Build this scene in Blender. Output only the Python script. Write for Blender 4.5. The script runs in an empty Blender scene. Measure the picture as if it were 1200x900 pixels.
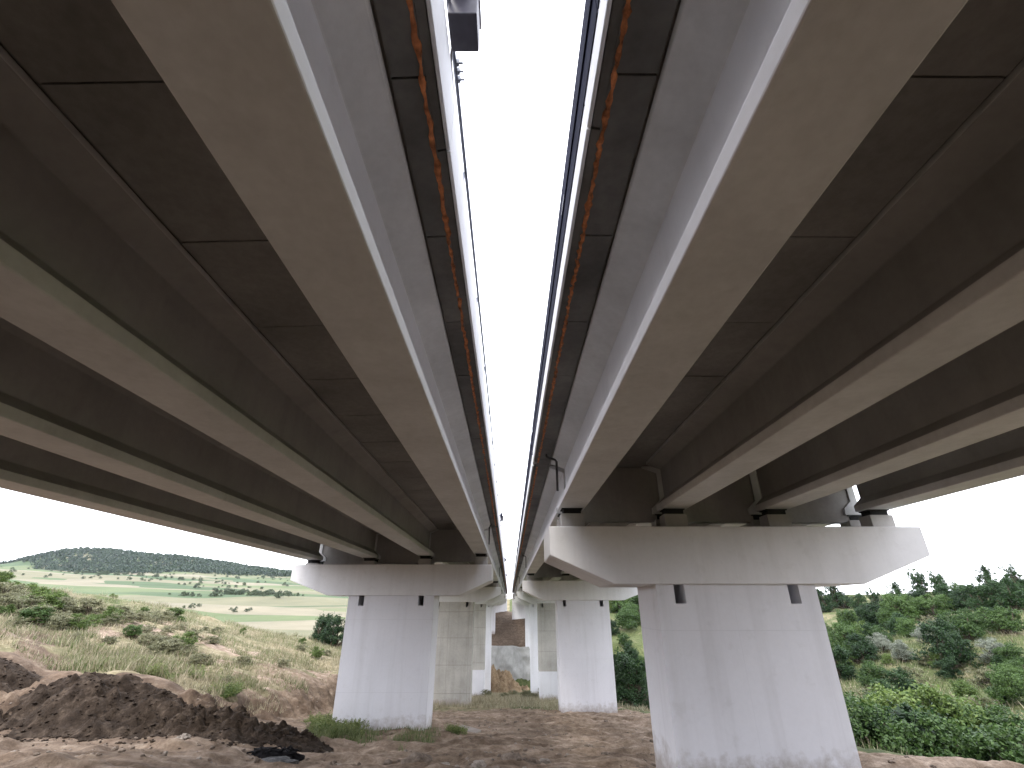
import bpy, math, random
import numpy as np
random.seed(7)
RNG = np.random.default_rng(11)
scene = bpy.context.scene
COL = scene.collection
PI = math.pi

# ------------------------------------------------------------------ helpers
def link(o):
    COL.objects.link(o)
    return o

def tag(o, label=None, cat=None, group=None, kind=None):
    if label: o['label'] = label
    if cat: o['category'] = cat
    if group: o['group'] = group
    if kind: o['kind'] = kind
    return o

def empty(name, loc=(0, 0, 0), label=None, cat=None, group=None):
    o = link(bpy.data.objects.new(name, None))
    o.location = loc
    o.empty_display_size = .3
    return tag(o, label, cat, group)

def mesh_np(name, V, F, mat=None, smooth=False):
    """V (n,3) float, F (m,k) int with constant k"""
    me = bpy.data.meshes.new(name)
    V = np.asarray(V, dtype=np.float32); F = np.asarray(F, dtype=np.int32)
    n, k = F.shape
    me.vertices.add(len(V)); me.vertices.foreach_set('co', V.ravel())
    me.loops.add(n * k); me.loops.foreach_set('vertex_index', F.ravel())
    me.polygons.add(n)
    me.polygons.foreach_set('loop_start', np.arange(0, n * k, k, dtype=np.int32))
    me.polygons.foreach_set('loop_total', np.full(n, k, dtype=np.int32))
    if smooth: me.polygons.foreach_set('use_smooth', np.ones(n, dtype=bool))
    if mat: me.materials.append(mat)
    me.update(calc_edges=True)
    return me

class MB:
    """collects simple solids; build() links them as ONE mesh object"""
    def __init__(s): s.v = []; s.f = []
    def box(s, x0, x1, y0, y1, z0, z1, z0b=None, z1b=None):
        # z0b/z1b: heights at the x1 side (for cross fall)
        if z0b is None: z0b = z0
        if z1b is None: z1b = z1
        b = len(s.v)
        s.v += [(x0, y0, z0), (x1, y0, z0b), (x1, y1, z0b), (x0, y1, z0), (x0, y0, z1), (x1, y0, z1b), (x1, y1, z1b), (x0, y1, z1)]
        s.f += [(b, b+3, b+2, b+1), (b+4, b+5, b+6, b+7), (b, b+1, b+5, b+4), (b+1, b+2, b+6, b+5), (b+2, b+3, b+7, b+6), (b+3, b, b+4, b+7)]
    def prism(s, prof, y0, y1):
        """prof: list of (x,z), extruded along y"""
        b = len(s.v); n = len(prof)
        s.v += [(x, y0, z) for x, z in prof] + [(x, y1, z) for x, z in prof]
        s.f.append(tuple(b + i for i in range(n)))
        s.f.append(tuple(b + n + i for i in reversed(range(n))))
        for i in range(n):
            j = (i + 1) % n
            s.f.append((b+j, b+i, b+n+i, b+n+j))
    def tube(s, pts, r, seg=8):
        b = len(s.v)
        pts = [np.array(p, float) for p in pts]
        rr = r if isinstance(r, (list, tuple)) else [r] * len(pts)
        for i, p in enumerate(pts):
            d = pts[min(i+1, len(pts)-1)] - pts[max(i-1, 0)]
            d /= np.linalg.norm(d) + 1e-9
            a = np.cross(d, (0, 0, 1)) if abs(d[2]) < .9 else np.cross(d, (1, 0, 0))
            a /= np.linalg.norm(a); c = np.cross(d, a)
            for k in range(seg):
                t = 2 * PI * k / seg
                s.v.append(tuple(p + rr[i] * (a * math.cos(t) + c * math.sin(t))))
        for i in range(len(pts) - 1):
            for k in range(seg):
                k2 = (k + 1) % seg
                s.f.append((b+i*seg+k, b+i*seg+k2, b+(i+1)*seg+k2, b+(i+1)*seg+k))
        s.f.append(tuple(b + k for k in reversed(range(seg))))
        s.f.append(tuple(b + (len(pts)-1)*seg + k for k in range(seg)))
    def mesh(s, name, mat):
        me = bpy.data.meshes.new(name)
        me.from_pydata(s.v, [], s.f)
        import bmesh
        bm = bmesh.new(); bm.from_mesh(me)
        bmesh.ops.recalc_face_normals(bm, faces=bm.faces)
        bm.to_mesh(me); bm.free()
        if mat: me.materials.append(mat)
        return me
    def build(s, name, mat, parent=None, bevel=0, smooth=False):
        o = link(bpy.data.objects.new(name, s.mesh(name, mat)))
        if parent: o.parent = parent
        if bevel:
            m = o.modifiers.new('edge', 'BEVEL'); m.width = bevel; m.segments = 2; m.limit_method = 'ANGLE'; m.angle_limit = .6
        if smooth:
            for p in o.data.polygons: p.use_smooth = True
        return o

def copy_tree(o, parent=None):
    c = o.copy(); COL.objects.link(c)
    if parent: c.parent = parent
    for ch in list(o.children): copy_tree(ch, c)
    return c

# vectorised value noise
_T = RNG.random((256, 256))
def vnoise(x, y):
    xi = np.floor(x).astype(int); yi = np.floor(y).astype(int)
    fx = x - xi; fy = y - yi
    fx = fx*fx*fx*(fx*(fx*6-15)+10); fy = fy*fy*fy*(fy*(fy*6-15)+10)
    a = _T[xi & 255, yi & 255]; b = _T[(xi+1) & 255, yi & 255]
    c = _T[xi & 255, (yi+1) & 255]; d = _T[(xi+1) & 255, (yi+1) & 255]
    return (a*(1-fx)+b*fx)*(1-fy) + (c*(1-fx)+d*fx)*fy - .5
def fbm(x, y, o=4, gain=.5):
    r = 0; a = 1
    for i in range(o):
        r = r + a * vnoise(x + 17.3*i, y - 9.1*i); x = x*2.03; y = y*2.03; a *= gain
    return r
def sm(t):
    t = np.clip(t, 0, 1); return t*t*(3-2*t)
def mix(a, b, t): return a + (b-a)*t

# ------------------------------------------------------------------ terrain
RIDGE_X = [-4000, -2200, -1600, -1310, -1200, -1150, -1063, -850, -570, -300, 0, 500, 4000]
RIDGE_Z = [40, 60, 80, 98, 112, 131, 136, 117, 80, 60, 50, 50, 50]
def edge_x(y): return np.interp(y, [0, 10, 15.7, 18.5, 25, 40, 60, 120], [17, 16.4, 14.9, 12.9, 11.6, 10.7, 12, 12])
def axis_x(y): return 32 - .2*np.clip(y, 0, 112)
def field_h(x, y):
    r = np.hypot(x, y)
    f = np.interp(r, [0, 60, 150, 250, 450, 700, 950, 1400, 6000], [-8, -9, -9.5, -5, 7, 24, 46, 60, 90])
    ridge = np.interp(x, RIDGE_X, RIDGE_Z)
    return f + np.maximum(ridge - f, 0) * np.exp(-((y - 1330) / 190)**2) + fbm(x/160, y/160, 3) * 5 * sm((r-120)/300)
def bank_mask(x, y):
    u = -x
    wob = fbm(x/5, y/5, 3) * 2.2
    return sm((u - 9.3 + wob*.6) / 4.0) * sm((y - 19 + .1*(u-13) + wob) / 4.6)
def height0(x, y):
    x = np.asarray(x, float); y = np.asarray(y, float)
    u = -x
    P = -2.02 - .12*np.clip(y, -33, 118) + .45*sm((u-5)/5)*(1-sm((y-26)/8))  # slope carried on unseen behind the camera to cut light from there
    Zp = -3.35 + .21*(np.minimum(u, 46) - 13) - .07*(np.clip(y, 20, 80) - 25) + .03*np.maximum(u-46, 0)
    Zp = Zp + fbm(x/9, y/9, 3) * .9
    Z = mix(P, Zp, bank_mask(x, y))
    # far fields on the open side
    w = sm(np.maximum(y - 58, u - 55) / 55) * sm((u - 12) / 24)
    Z = mix(Z, field_h(x, y), w)
    # ravine and opposite hillside
    xa = axis_x(y); xe = edge_x(y) + fbm(x/4+40, y/4, 2)*1.0
    t = np.clip((x - xe) / np.maximum(xa - xe, 2), 0, 1)
    t = np.sin(t * PI/2)**1.15
    Za = np.minimum(P - .4, -8 - .06*np.clip(y, 0, 118))
    s = (x - 32)*.98 + .2*np.clip(y, 0, 118)
    Zr = mix(P, Za, t) + .205*np.clip(s, 0, 95) + .03*np.maximum(s-95, 0)
    Zr = Zr + fbm(x/14, y/14, 3)*2.2*sm(s/25)
    Z = np.where(x > 0, Zr, Z)
    # slope the bridge lands on
    C = np.interp(y, [0, 118, 126, 128.8, 158, 200, 260, 400, 6000], [-16.5, -16.5, -16.2, -8.4, -2.4, 2, 3.4, 6, 60])
    C = C + fbm(x/6, y/6, 3) * 1.2 * sm((y-131)/8)
    wc = sm((x + 46) / 24) * sm((y - 116) / 8)
    Z = mix(Z, np.maximum(Z, C), wc)
    return Z
def dirt_mask(x, y):
    e = edge_x(y)
    return (1-sm((x - e + 1.5 + fbm(x/2, y/2, 3)*2) / 1.6)) * (1 - sm((y - 44 + fbm(x/4, y/4, 3)*8) / 6)) * (1 - sm((bank_mask(x, y) - .55 + fbm(x/2.3, y/2.3, 3)*.5) / .25))
def height(x, y):
    Z = height0(x, y)
    near = 1 - sm((np.hypot(x, y-20) - 45) / 30)
    bm = bank_mask(x, y); face = np.clip(4*bm*(1-bm), 0, 1)
    d = dirt_mask(x, y)
    rough = fbm(x/.9, y/.9, 4, .6) * .16 + np.abs(fbm(x/2.6+9, y/1.9, 3)) * .22 + fbm(x/.32, y/.3, 2) * .05
    tracks = fbm(x/6 + y/9, y/.6 + x/8, 2) * .24
    Z = Z + near * (d * (rough*.85 + tracks) + face * (fbm(x/1.1, y/1.1, 4, .6)*.6 + np.abs(fbm(x/.55, y/.55, 3, .65))*.34 - .08) + (1-d)*fbm(x/1.3, y/1.3, 3)*.22)
    # dug notch and rut where the bank has been cut
    return Z

F_PX, CTH, STH = 550.0, .9026, .4305
def at(px, d):
    """ground point seen in image column px (1200 wide) at camera depth d"""
    x = (px - 597) * d / F_PX
    y = d / CTH
    for _ in range(4):
        z = float(height0(x, y)); y = (d - STH*z) / CTH
    return x, y, z

# ------------------------------------------------------------------ materials
def new_mat(name):
    m = bpy.data.materials.new(name); m.use_nodes = True
    nt = m.node_tree; b = nt.nodes['Principled BSDF']
    b.inputs['Specular IOR Level'].default_value = .3
    return m, nt, b
def N(nt, t, **k):
    n = nt.nodes.new(t)
    for a, v in k.items():
        if a.startswith('i_'):
            n.inputs[a[2:].replace('_', ' ')].default_value = v
        else: setattr(n, a, v)
    return n
def ramp(nt, fac, stops, interp='LINEAR'):
    r = nt.nodes.new('ShaderNodeValToRGB'); r.color_ramp.interpolation = interp
    els = r.color_ramp.elements
    while len(els) < len(stops): els.new(.5)
    for e, (p, c) in zip(els, stops):
        e.position = p; e.color = (*c, 1) if len(c) == 3 else c
    nt.links.new(fac, r.inputs['Fac']); return r.outputs['Color']
def noise(nt, vec, scale, detail=4, rough=.55, stretch=None):
    if stretch:
        mp = N(nt, 'ShaderNodeMapping'); mp.inputs['Scale'].default_value = stretch
        nt.links.new(vec, mp.inputs['Vector']); vec = mp.outputs['Vector']
    n = N(nt, 'ShaderNodeTexNoise'); n.inputs['Scale'].default_value = scale
    n.inputs['Detail'].default_value = detail; n.inputs['Roughness'].default_value = rough
    nt.links.new(vec, n.inputs['Vector']); return n.outputs['Fac']
def mixc(nt, fac, a, b, mode='MIX'):
    m = N(nt, 'ShaderNodeMix', data_type='RGBA', blend_type=mode)
    for sock, v in ((m.inputs[0], fac), (m.inputs[6], a), (m.inputs[7], b)):
        if isinstance(v, (int, float)): sock.default_value = v
        elif isinstance(v, tuple): sock.default_value = (*v, 1) if len(v) == 3 else v
        else: nt.links.new(v, sock)
    return m.outputs[2]
def mathn(nt, op, a, b=None, c=None):
    m = N(nt, 'ShaderNodeMath', operation=op)
    for i, v in enumerate((a, b, c)):
        if v is None: continue
        if isinstance(v, (int, float)): m.inputs[i].default_value = v
        else: nt.links.new(v, m.inputs[i])
    return m.outputs[0]
def bump(nt, b, h, strength=.3, dist=.02):
    n = N(nt, 'ShaderNodeBump'); n.inputs['Strength'].default_value = strength; n.inputs['Distance'].default_value = dist
    nt.links.new(h, n.inputs['Height']); nt.links.new(n.outputs['Normal'], b.inputs['Normal'])

def concrete(name, c, dark=.8, blotch=.5, joints=None, seam=.8, streak=.4, rough=.8, grain=.3, vjoint=None, splash=False):
    m, nt, b = new_mat(name)
    g = N(nt, 'ShaderNodeNewGeometry').outputs['Position']
    n1 = noise(nt, g, .55, 5, .6)
    n2 = noise(nt, g, 9, 4, .6)
    n3 = noise(nt, g, 1.0, 4, .6, (2.2, 2.2, .12))
    col = ramp(nt, n1, [(.3, tuple(v*dark for v in c)), (.7, c)])
    col = mixc(nt, blotch*.5, col, ramp(nt, n2, [(.35, (.7, .7, .7)), (.65, (1, 1, 1))]), 'MULTIPLY')
    col = mixc(nt, streak, col, ramp(nt, n3, [(.32, (.72, .71, .69)), (.52, (1, 1, 1))]), 'MULTIPLY')
    sx = N(nt, 'ShaderNodeSeparateXYZ'); nt.links.new(g, sx.inputs[0])
    for ax, spec in (('Z', joints), ('X', vjoint)):
        if spec:
            per, off, wid = spec
            f = mathn(nt, 'FRACT', mathn(nt, 'DIVIDE', mathn(nt, 'ADD', sx.outputs[ax], off), per))
            l = mathn(nt, 'LESS_THAN', f, wid/per)
            wob = mathn(nt, 'MULTIPLY', l, mathn(nt, 'ADD', mathn(nt, 'MULTIPLY', n2, .9), -.05))
            col = mixc(nt, wob, col, (seam*c[0]*.6, seam*c[1]*.6, seam*c[2]*.6))
    n4 = noise(nt, g, 2.5, 5, .65)
    col = mixc(nt, .32, col, ramp(nt, n4, [(.30, (.80, .79, .77)), (.42, (1, 1, 1))]), 'MULTIPLY')
    if splash:   # mud splashed up from the ground
        oc = N(nt, 'ShaderNodeTexCoord').outputs['Object']
        so_ = N(nt, 'ShaderNodeSeparateXYZ'); nt.links.new(oc, so_.inputs[0])
        f = mathn(nt, 'ADD', so_.outputs['Z'], mathn(nt, 'MULTIPLY', mathn(nt, 'ADD', noise(nt, g, 3.2, 5, .7), -.5), -1.6))
        k = ramp(nt, f, [(.12, (.75, .75, .75)), (.75, (0, 0, 0))])
        col = mixc(nt, k, col, (.27, .225, .19))
    nt.links.new(col, b.inputs['Base Color']); b.inputs['Roughness'].default_value = rough
    h = mathn(nt, 'ADD', mathn(nt, 'MULTIPLY', noise(nt, g, 60, 3), .3), noise(nt, g, 5, 5))
    bump(nt, b, h, grain, .01)
    return m
def flat(name, c, rough=.6, metal=0, var=.25, scale=8):
    m, nt, b = new_mat(name)
    o = N(nt, 'ShaderNodeTexCoord').outputs['Object']
    n = noise(nt, o, scale, 4)
    col = ramp(nt, n, [(.3, tuple(v*(1-var) for v in c)), (.7, tuple(min(1, v*(1+var*.6)) for v in c))])
    nt.links.new(col, b.inputs['Base Color']); b.inputs['Roughness'].default_value = rough; b.inputs['Metallic'].default_value = metal
    return m
def leafmat(name, c, c2, trans=.35):
    m, nt, b = new_mat(name)
    g = N(nt, 'ShaderNodeNewGeometry')
    o = N(nt, 'ShaderNodeObjectInfo')
    n = noise(nt, g.outputs['Position'], .9, 3)
    f = mathn(nt, 'ADD', mathn(nt, 'MULTIPLY', g.outputs['Random Per Island'], .55), mathn(nt, 'MULTIPLY', n, .5))
    f = mathn(nt, 'ADD', f, mathn(nt, 'MULTIPLY', mathn(nt, 'ADD', o.outputs['Random'], -.5), .3))
    col = ramp(nt, f, [(.2, c), (.85, c2)])
    nt.links.new(col, b.inputs['Base Color']); b.inputs['Roughness'].default_value = .55
    t = N(nt, 'ShaderNodeBsdfTranslucent'); nt.links.new(col, t.inputs['Color'])
    mx = N(nt, 'ShaderNodeMixShader'); mx.inputs[0].default_value = trans
    nt.links.new(b.outputs[0], mx.inputs[1]); nt.links.new(t.outputs[0], mx.inputs[2])
    nt.links.new(mx.outputs[0], nt.nodes['Material Output'].inputs['Surface'])
    return m

M = {}
M['pier_paint'] = concrete('pier_coating', (.69, .69, .725), .93, .16, joints=(3.05, 3.58, .025), seam=1.3, streak=.3, grain=.15, vjoint=(2.02, .25, .009), splash=True)
M['cap'] = concrete('cap_coating', (.72, .715, .725), .92, .2, seam=1, streak=.22, grain=.12)
M['raw'] = concrete('raw_concrete', (.50, .48, .44), .74, .6, joints=(2.4, .4, .06), seam=.55, streak=.5, vjoint=(2.1, 0, .03), splash=True)
M['girder'] = concrete('girder_concrete', (.67, .67, .665), .78, .5, streak=.2, grain=.2)
M['web'] = concrete('shaded_web_concrete', (.42, .412, .40), .78, .4, streak=.3, grain=.2)  # bare webs toned darker, so the colour carries shade between the girders
M['pale_face'] = concrete('pale_girder_face', (.72, .72, .735), .9, .15, streak=.15, grain=.12)  # paler tone for the gap-side and outermost girder faces
M['plank'] = concrete('stained_formwork_concrete', (.36, .352, .34), .62, .9, streak=.1, grain=.4)
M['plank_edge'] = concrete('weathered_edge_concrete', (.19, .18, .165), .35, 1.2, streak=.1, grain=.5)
M['dia'] = concrete('diaphragm_concrete', (.46, .44, .42), .75, .5, streak=.4)
M['cornice'] = concrete('cornice_concrete', (.70, .70, .71), .9, .2, streak=.3)
M['soffit'] = concrete('edge_concrete', (.34, .32, .30), .75, .6, streak=.2)
M['foam'] = flat('orange_sealant', (.47, .17, .065), .85, 0, .8, 9)
M['navy'] = flat('navy_steel', (.018, .019, .032), .85, 0, .3, 2)
M['navy'].node_tree.nodes['Principled BSDF'].inputs['Specular IOR Level'].default_value = .02
M['rail'] = flat('grey_steel', (.10, .11, .14), .5, .5, .3)
M['rubber'] = flat('black_rubber', (.012, .012, .012), .7)
M['box'] = flat('grey_enclosure', (.05, .047, .06), .5, 0, .2)
M['galv'] = flat('galvanised_steel', (.55, .56, .58), .4, .4, .15)
M['pipe'] = flat('dark_pipe', (.045, .042, .04), .5)
M['mark'] = flat('white_mark', (.75, .75, .75), .6)

# ground material, driven by what grows or lies where (real regions)
def ground_mat():
    m, nt, b = new_mat('ground_cover')
    g = N(nt, 'ShaderNodeNewGeometry').outputs['Position']
    at_ = N(nt, 'ShaderNodeAttribute', attribute_name='zone')
    sp = N(nt, 'ShaderNodeSeparateColor'); nt.links.new(at_.outputs['Color'], sp.inputs[0])
    dirt, green, fld = sp.outputs[0], sp.outputs[1], sp.outputs[2]
    red = at_.outputs['Alpha']
    n_big = noise(nt, g, .35, 5, .6); n_mid = noise(nt, g, 2.2, 6, .65); n_fine = noise(nt, g, 14, 5, .65)
    tr = noise(nt, g, .5, 5, .65, (.25, 2.6, 1))
    # bare soil
    soil = ramp(nt, n_mid, [(.3, (.145, .106, .075)), (.5, (.275, .212, .16)), (.7, (.42, .345, .275))])
    soil = mixc(nt, .7, soil, ramp(nt, n_big, [(.34, (.55, .53, .5)), (.6, (1.12, 1.12, 1.12))]), 'MULTIPLY')
    soil = mixc(nt, .85, soil, ramp(nt, tr, [(.3, (.55, .52, .5)), (.62, (1.12, 1.1, 1.08))]), 'MULTIPLY')
    soil = mixc(nt, .6, soil, ramp(nt, n_fine, [(.3, (.55, .54, .53)), (.65, (1.1, 1.1, 1.1))]), 'MULTIPLY')
    clay = ramp(nt, n_mid, [(.3, (.075, .051, .036)), (.55, (.135, .098, .071)), (.75, (.23, .185, .14))])
    n_cl = noise(nt, g, .7, 6, .7)
    clay = mixc(nt, .85, clay, ramp(nt, n_cl, [(.32, (.45, .42, .40)), (.5, (.95, .95, .95)), (.68, (1.3, 1.3, 1.28))]), 'MULTIPLY')
    clay = mixc(nt, .6, clay, ramp(nt, n_fine, [(.3, (.55, .54, .53)), (.65, (1.1, 1.1, 1.1))]), 'MULTIPLY')
    bare = mixc(nt, red, soil, clay)
    # dry grass with greener patches
    dry = ramp(nt, n_mid, [(.28, (.11, .096, .055)), (.5, (.22, .185, .115)), (.75, (.34, .295, .20))])
    grn = ramp(nt, n_mid, [(.3, (.035, .05, .018)), (.55, (.085, .10, .04)), (.75, (.155, .155, .075))])
    gfac = ramp(nt, mathn(nt, 'ADD', mathn(nt, 'MULTIPLY', n_big, .9), mathn(nt, 'MULTIPLY', mathn(nt, 'ADD', green, -.5), .9)), [(.36, (0, 0, 0)), (.6, (1, 1, 1))])
    veg = mixc(nt, gfac, dry, grn)
    veg = mixc(nt, .5, veg, ramp(nt, n_fine, [(.3, (.5, .5, .48)), (.65, (1.1, 1.1, 1.1))]), 'MULTIPLY')
    # patchwork of fields in the valley
    mp = N(nt, 'ShaderNodeMapping'); mp.inputs['Scale'].default_value = (.0075, .019, 0); mp.inputs['Rotation'].default_value = (0, 0, .5)
    wv = N(nt, 'ShaderNodeTexNoise'); wv.inputs['Scale'].default_value = .006; nt.links.new(g, wv.inputs['Vector'])
    wadd = N(nt, 'ShaderNodeVectorMath', operation='MULTIPLY_ADD'); nt.links.new(wv.outputs['Color'], wadd.inputs[0]); wadd.inputs[1].default_value = (60, 60, 0); nt.links.new(g, wadd.inputs[2])
    nt.links.new(wadd.outputs[0], mp.inputs['Vector'])
    vo = N(nt, 'ShaderNodeTexVoronoi', distance='CHEBYCHEV'); vo.inputs['Scale'].default_value = 1; nt.links.new(mp.outputs[0], vo.inputs['Vector'])
    vs = N(nt, 'ShaderNodeSeparateColor'); nt.links.new(vo.outputs['Color'], vs.inputs[0])
    fc = ramp(nt, vs.outputs[0], [(0, (.16, .15, .10)), (.18, (.075, .105, .05)), (.34, (.19, .172, .125)), (.5, (.10, .125, .062)), (.62, (.145, .14, .09)), (.76, (.06, .09, .045)), (.88, (.13, .14, .08))], 'CONSTANT')
    n_f = noise(nt, g, .03, 6, .7)
    fc = mixc(nt, .7, fc, ramp(nt, n_f, [(.3, (.62, .66, .6)), (.65, (1.08, 1.05, 1)) ]), 'MULTIPLY')
    col = mixc(nt, fld, veg, fc)
    df = ramp(nt, mathn(nt, 'ADD', dirt, mathn(nt, 'MULTIPLY', mathn(nt, 'ADD', n_mid, -.5), .8)), [(.4, (0, 0, 0)), (.6, (1, 1, 1))])
    col = mixc(nt, df, col, bare)
    nt.links.new(col, b.inputs['Base Color']); b.inputs['Roughness'].default_value = .95; b.inputs['Specular IOR Level'].default_value = .1
    h = mathn(nt, 'ADD', mathn(nt, 'MULTIPLY', n_fine, .5), n_mid)
    bump(nt, b, h, .7, .09)
    return m
M['ground'] = ground_mat()
def soil_mat(name, stops):
    m, nt, b = new_mat(name)
    g = N(nt, 'ShaderNodeNewGeometry').outputs['Position']
    n = noise(nt, g, 2.6, 6, .7); n2 = noise(nt, g, 16, 5, .65)
    col = ramp(nt, n, stops)
    col = mixc(nt, .6, col, ramp(nt, n2, [(.3, (.5, .5, .5)), (.65, (1.1, 1.1, 1.1))]), 'MULTIPLY')
    nt.links.new(col, b.inputs['Base Color']); b.inputs['Roughness'].default_value = .95; b.inputs['Specular IOR Level'].default_value = .1
    bump(nt, b, mathn(nt, 'ADD', n, n2), .8, .06)
    return m
M['heap'] = soil_mat('dark_soil', [(.3, (.018, .0125, .009)), (.52, (.040, .029, .021)), (.75, (.11, .083, .062))])
M['clod'] = soil_mat('brown_clod', [(.3, (.11, .085, .066)), (.52, (.21, .168, .135)), (.75, (.36, .30, .25))])
M['rock'] = soil_mat('pale_rock', [(.3, (.20, .17, .14)), (.52, (.32, .28, .24)), (.75, (.42, .38, .33))])
M['char'] = soil_mat('charred_wood', [(.3, (.006, .006, .007)), (.52, (.014, .013, .014)), (.75, (.04, .038, .04))])
M['ash'] = soil_mat('grey_ash', [(.3, (.05, .05, .052)), (.5, (.13, .13, .13)), (.72, (.35, .35, .36))])
M['bark'] = soil_mat('bark', [(.3, (.05, .04, .03)), (.52, (.10, .08, .06)), (.75, (.17, .14, .11))])
M['shot'] = concrete('sprayed_concrete', (.40, .40, .38), .7, .8, streak=.5, grain=.6)
M['orange_earth'] = soil_mat('orange_earth', [(.3, (.12, .085, .055)), (.5, (.25, .175, .105)), (.7, (.36, .29, .20))])
M['leaf_dark'] = leafmat('leaf_dark', (.008, .024, .009), (.042, .085, .026))
M['leaf_mid'] = leafmat('leaf_mid', (.022, .05, .012), (.095, .16, .042))
M['leaf_lime'] = leafmat('leaf_lime', (.045, .085, .018), (.145, .20, .052))
M['leaf_silver'] = leafmat('leaf_silver', (.10, .12, .085), (.30, .32, .26))
M['leaf_grey'] = leafmat('leaf_greygreen', (.085, .09, .042), (.235, .23, .135))
M['leaf_far'] = leafmat('leaf_far', (.010, .026, .014), (.034, .058, .028), .2)
M['leaf_weed'] = leafmat('leaf_weed', (.07, .115, .03), (.25, .28, .11))
M['leaf_field'] = leafmat('leaf_field', (.035, .055, .03), (.09, .115, .06), .2)
M['blade'] = leafmat('dry_blade', (.14, .125, .07), (.40, .355, .245), .3)
M['blade_green'] = leafmat('green_blade', (.07, .092, .034), (.19, .215, .095), .3)

# ------------------------------------------------------------------ ground sheet
def axis_coords(a, b, step, lo, hi, g=1.032):
    core = np.arange(a, b + 1e-6, step)
    def grow(start, lim, sgn):
        out = []; s = step; p = start
        while (lim - p) * sgn > 0:
            s *= g; p += sgn*s; out.append(p)
        return out
    return np.array(grow(a, lo, -1)[::-1] + list(core) + grow(b, hi, 1))
xs = axis_coords(-26, 17, .13, -5200, 4200)
ys = axis_coords(6, 46, .13, -900, 5200, 1.03)
XX, YY = np.meshgrid(xs, ys)
ZZ = height(XX, YY)
nx, ny = len(xs), len(ys)
V = np.stack([XX, YY, ZZ], -1).reshape(-1, 3)
idx = np.arange(nx*ny).reshape(ny, nx)
Fq = np.stack([idx[:-1, :-1], idx[:-1, 1:], idx[1:, 1:], idx[1:, :-1]], -1).reshape(-1, 4)
gm = mesh_np('ground', V, Fq, M['ground'], True)
r_ = np.hypot(XX, YY)
bmk = bank_mask(XX, YY)
left_w = sm((-XX - 12)/24)
dirt = dirt_mask(XX, YY)
dirt = np.where((XX < 2) & (YY < 60), np.maximum(dirt, 1 - sm((np.abs(bmk - .5) - .39 + fbm(XX/1.8, YY/1.8, 3)*.35)/.2) * 1.0) * (1-sm((YY-40)/8)), dirt)
cslope = sm((YY-127)/2) * (1-sm((YY-168)/10)) * (1-sm((np.abs(XX)-14)/6))
dirt = np.maximum(dirt, cslope)
red = np.clip(4*bmk*(1-bmk), 0, 1) * (1 - sm((YY-60)/20)); red = np.where((XX < 0), red, 0)
red = np.maximum(red*.75, cslope*.9)
red = np.clip(red + .8*sm((-XX-6)/5)*(1-sm((YY-24)/6)), 0, 1)
s_r = (XX - 32)*.98 + .2*np.clip(YY, 0, 118)
green = np.where(XX > 0, .64 + .2*(1-sm(s_r/40)) , .42 + .16*sm((-XX-22)/16))
fld = sm(np.maximum(YY-85, -XX-70)/50) * left_w
zone = np.stack([dirt, green, fld, red], -1).reshape(-1, 4).astype(np.float32)
ca = gm.color_attributes.new('zone', 'FLOAT_COLOR', 'POINT')
ca.data.foreach_set('color', zone.ravel())
ground = link(bpy.data.objects.new('ground', gm))
tag(ground, 'bare brown soil, dry grass slopes, valley fields and far hill', None, None, 'structure')

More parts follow.
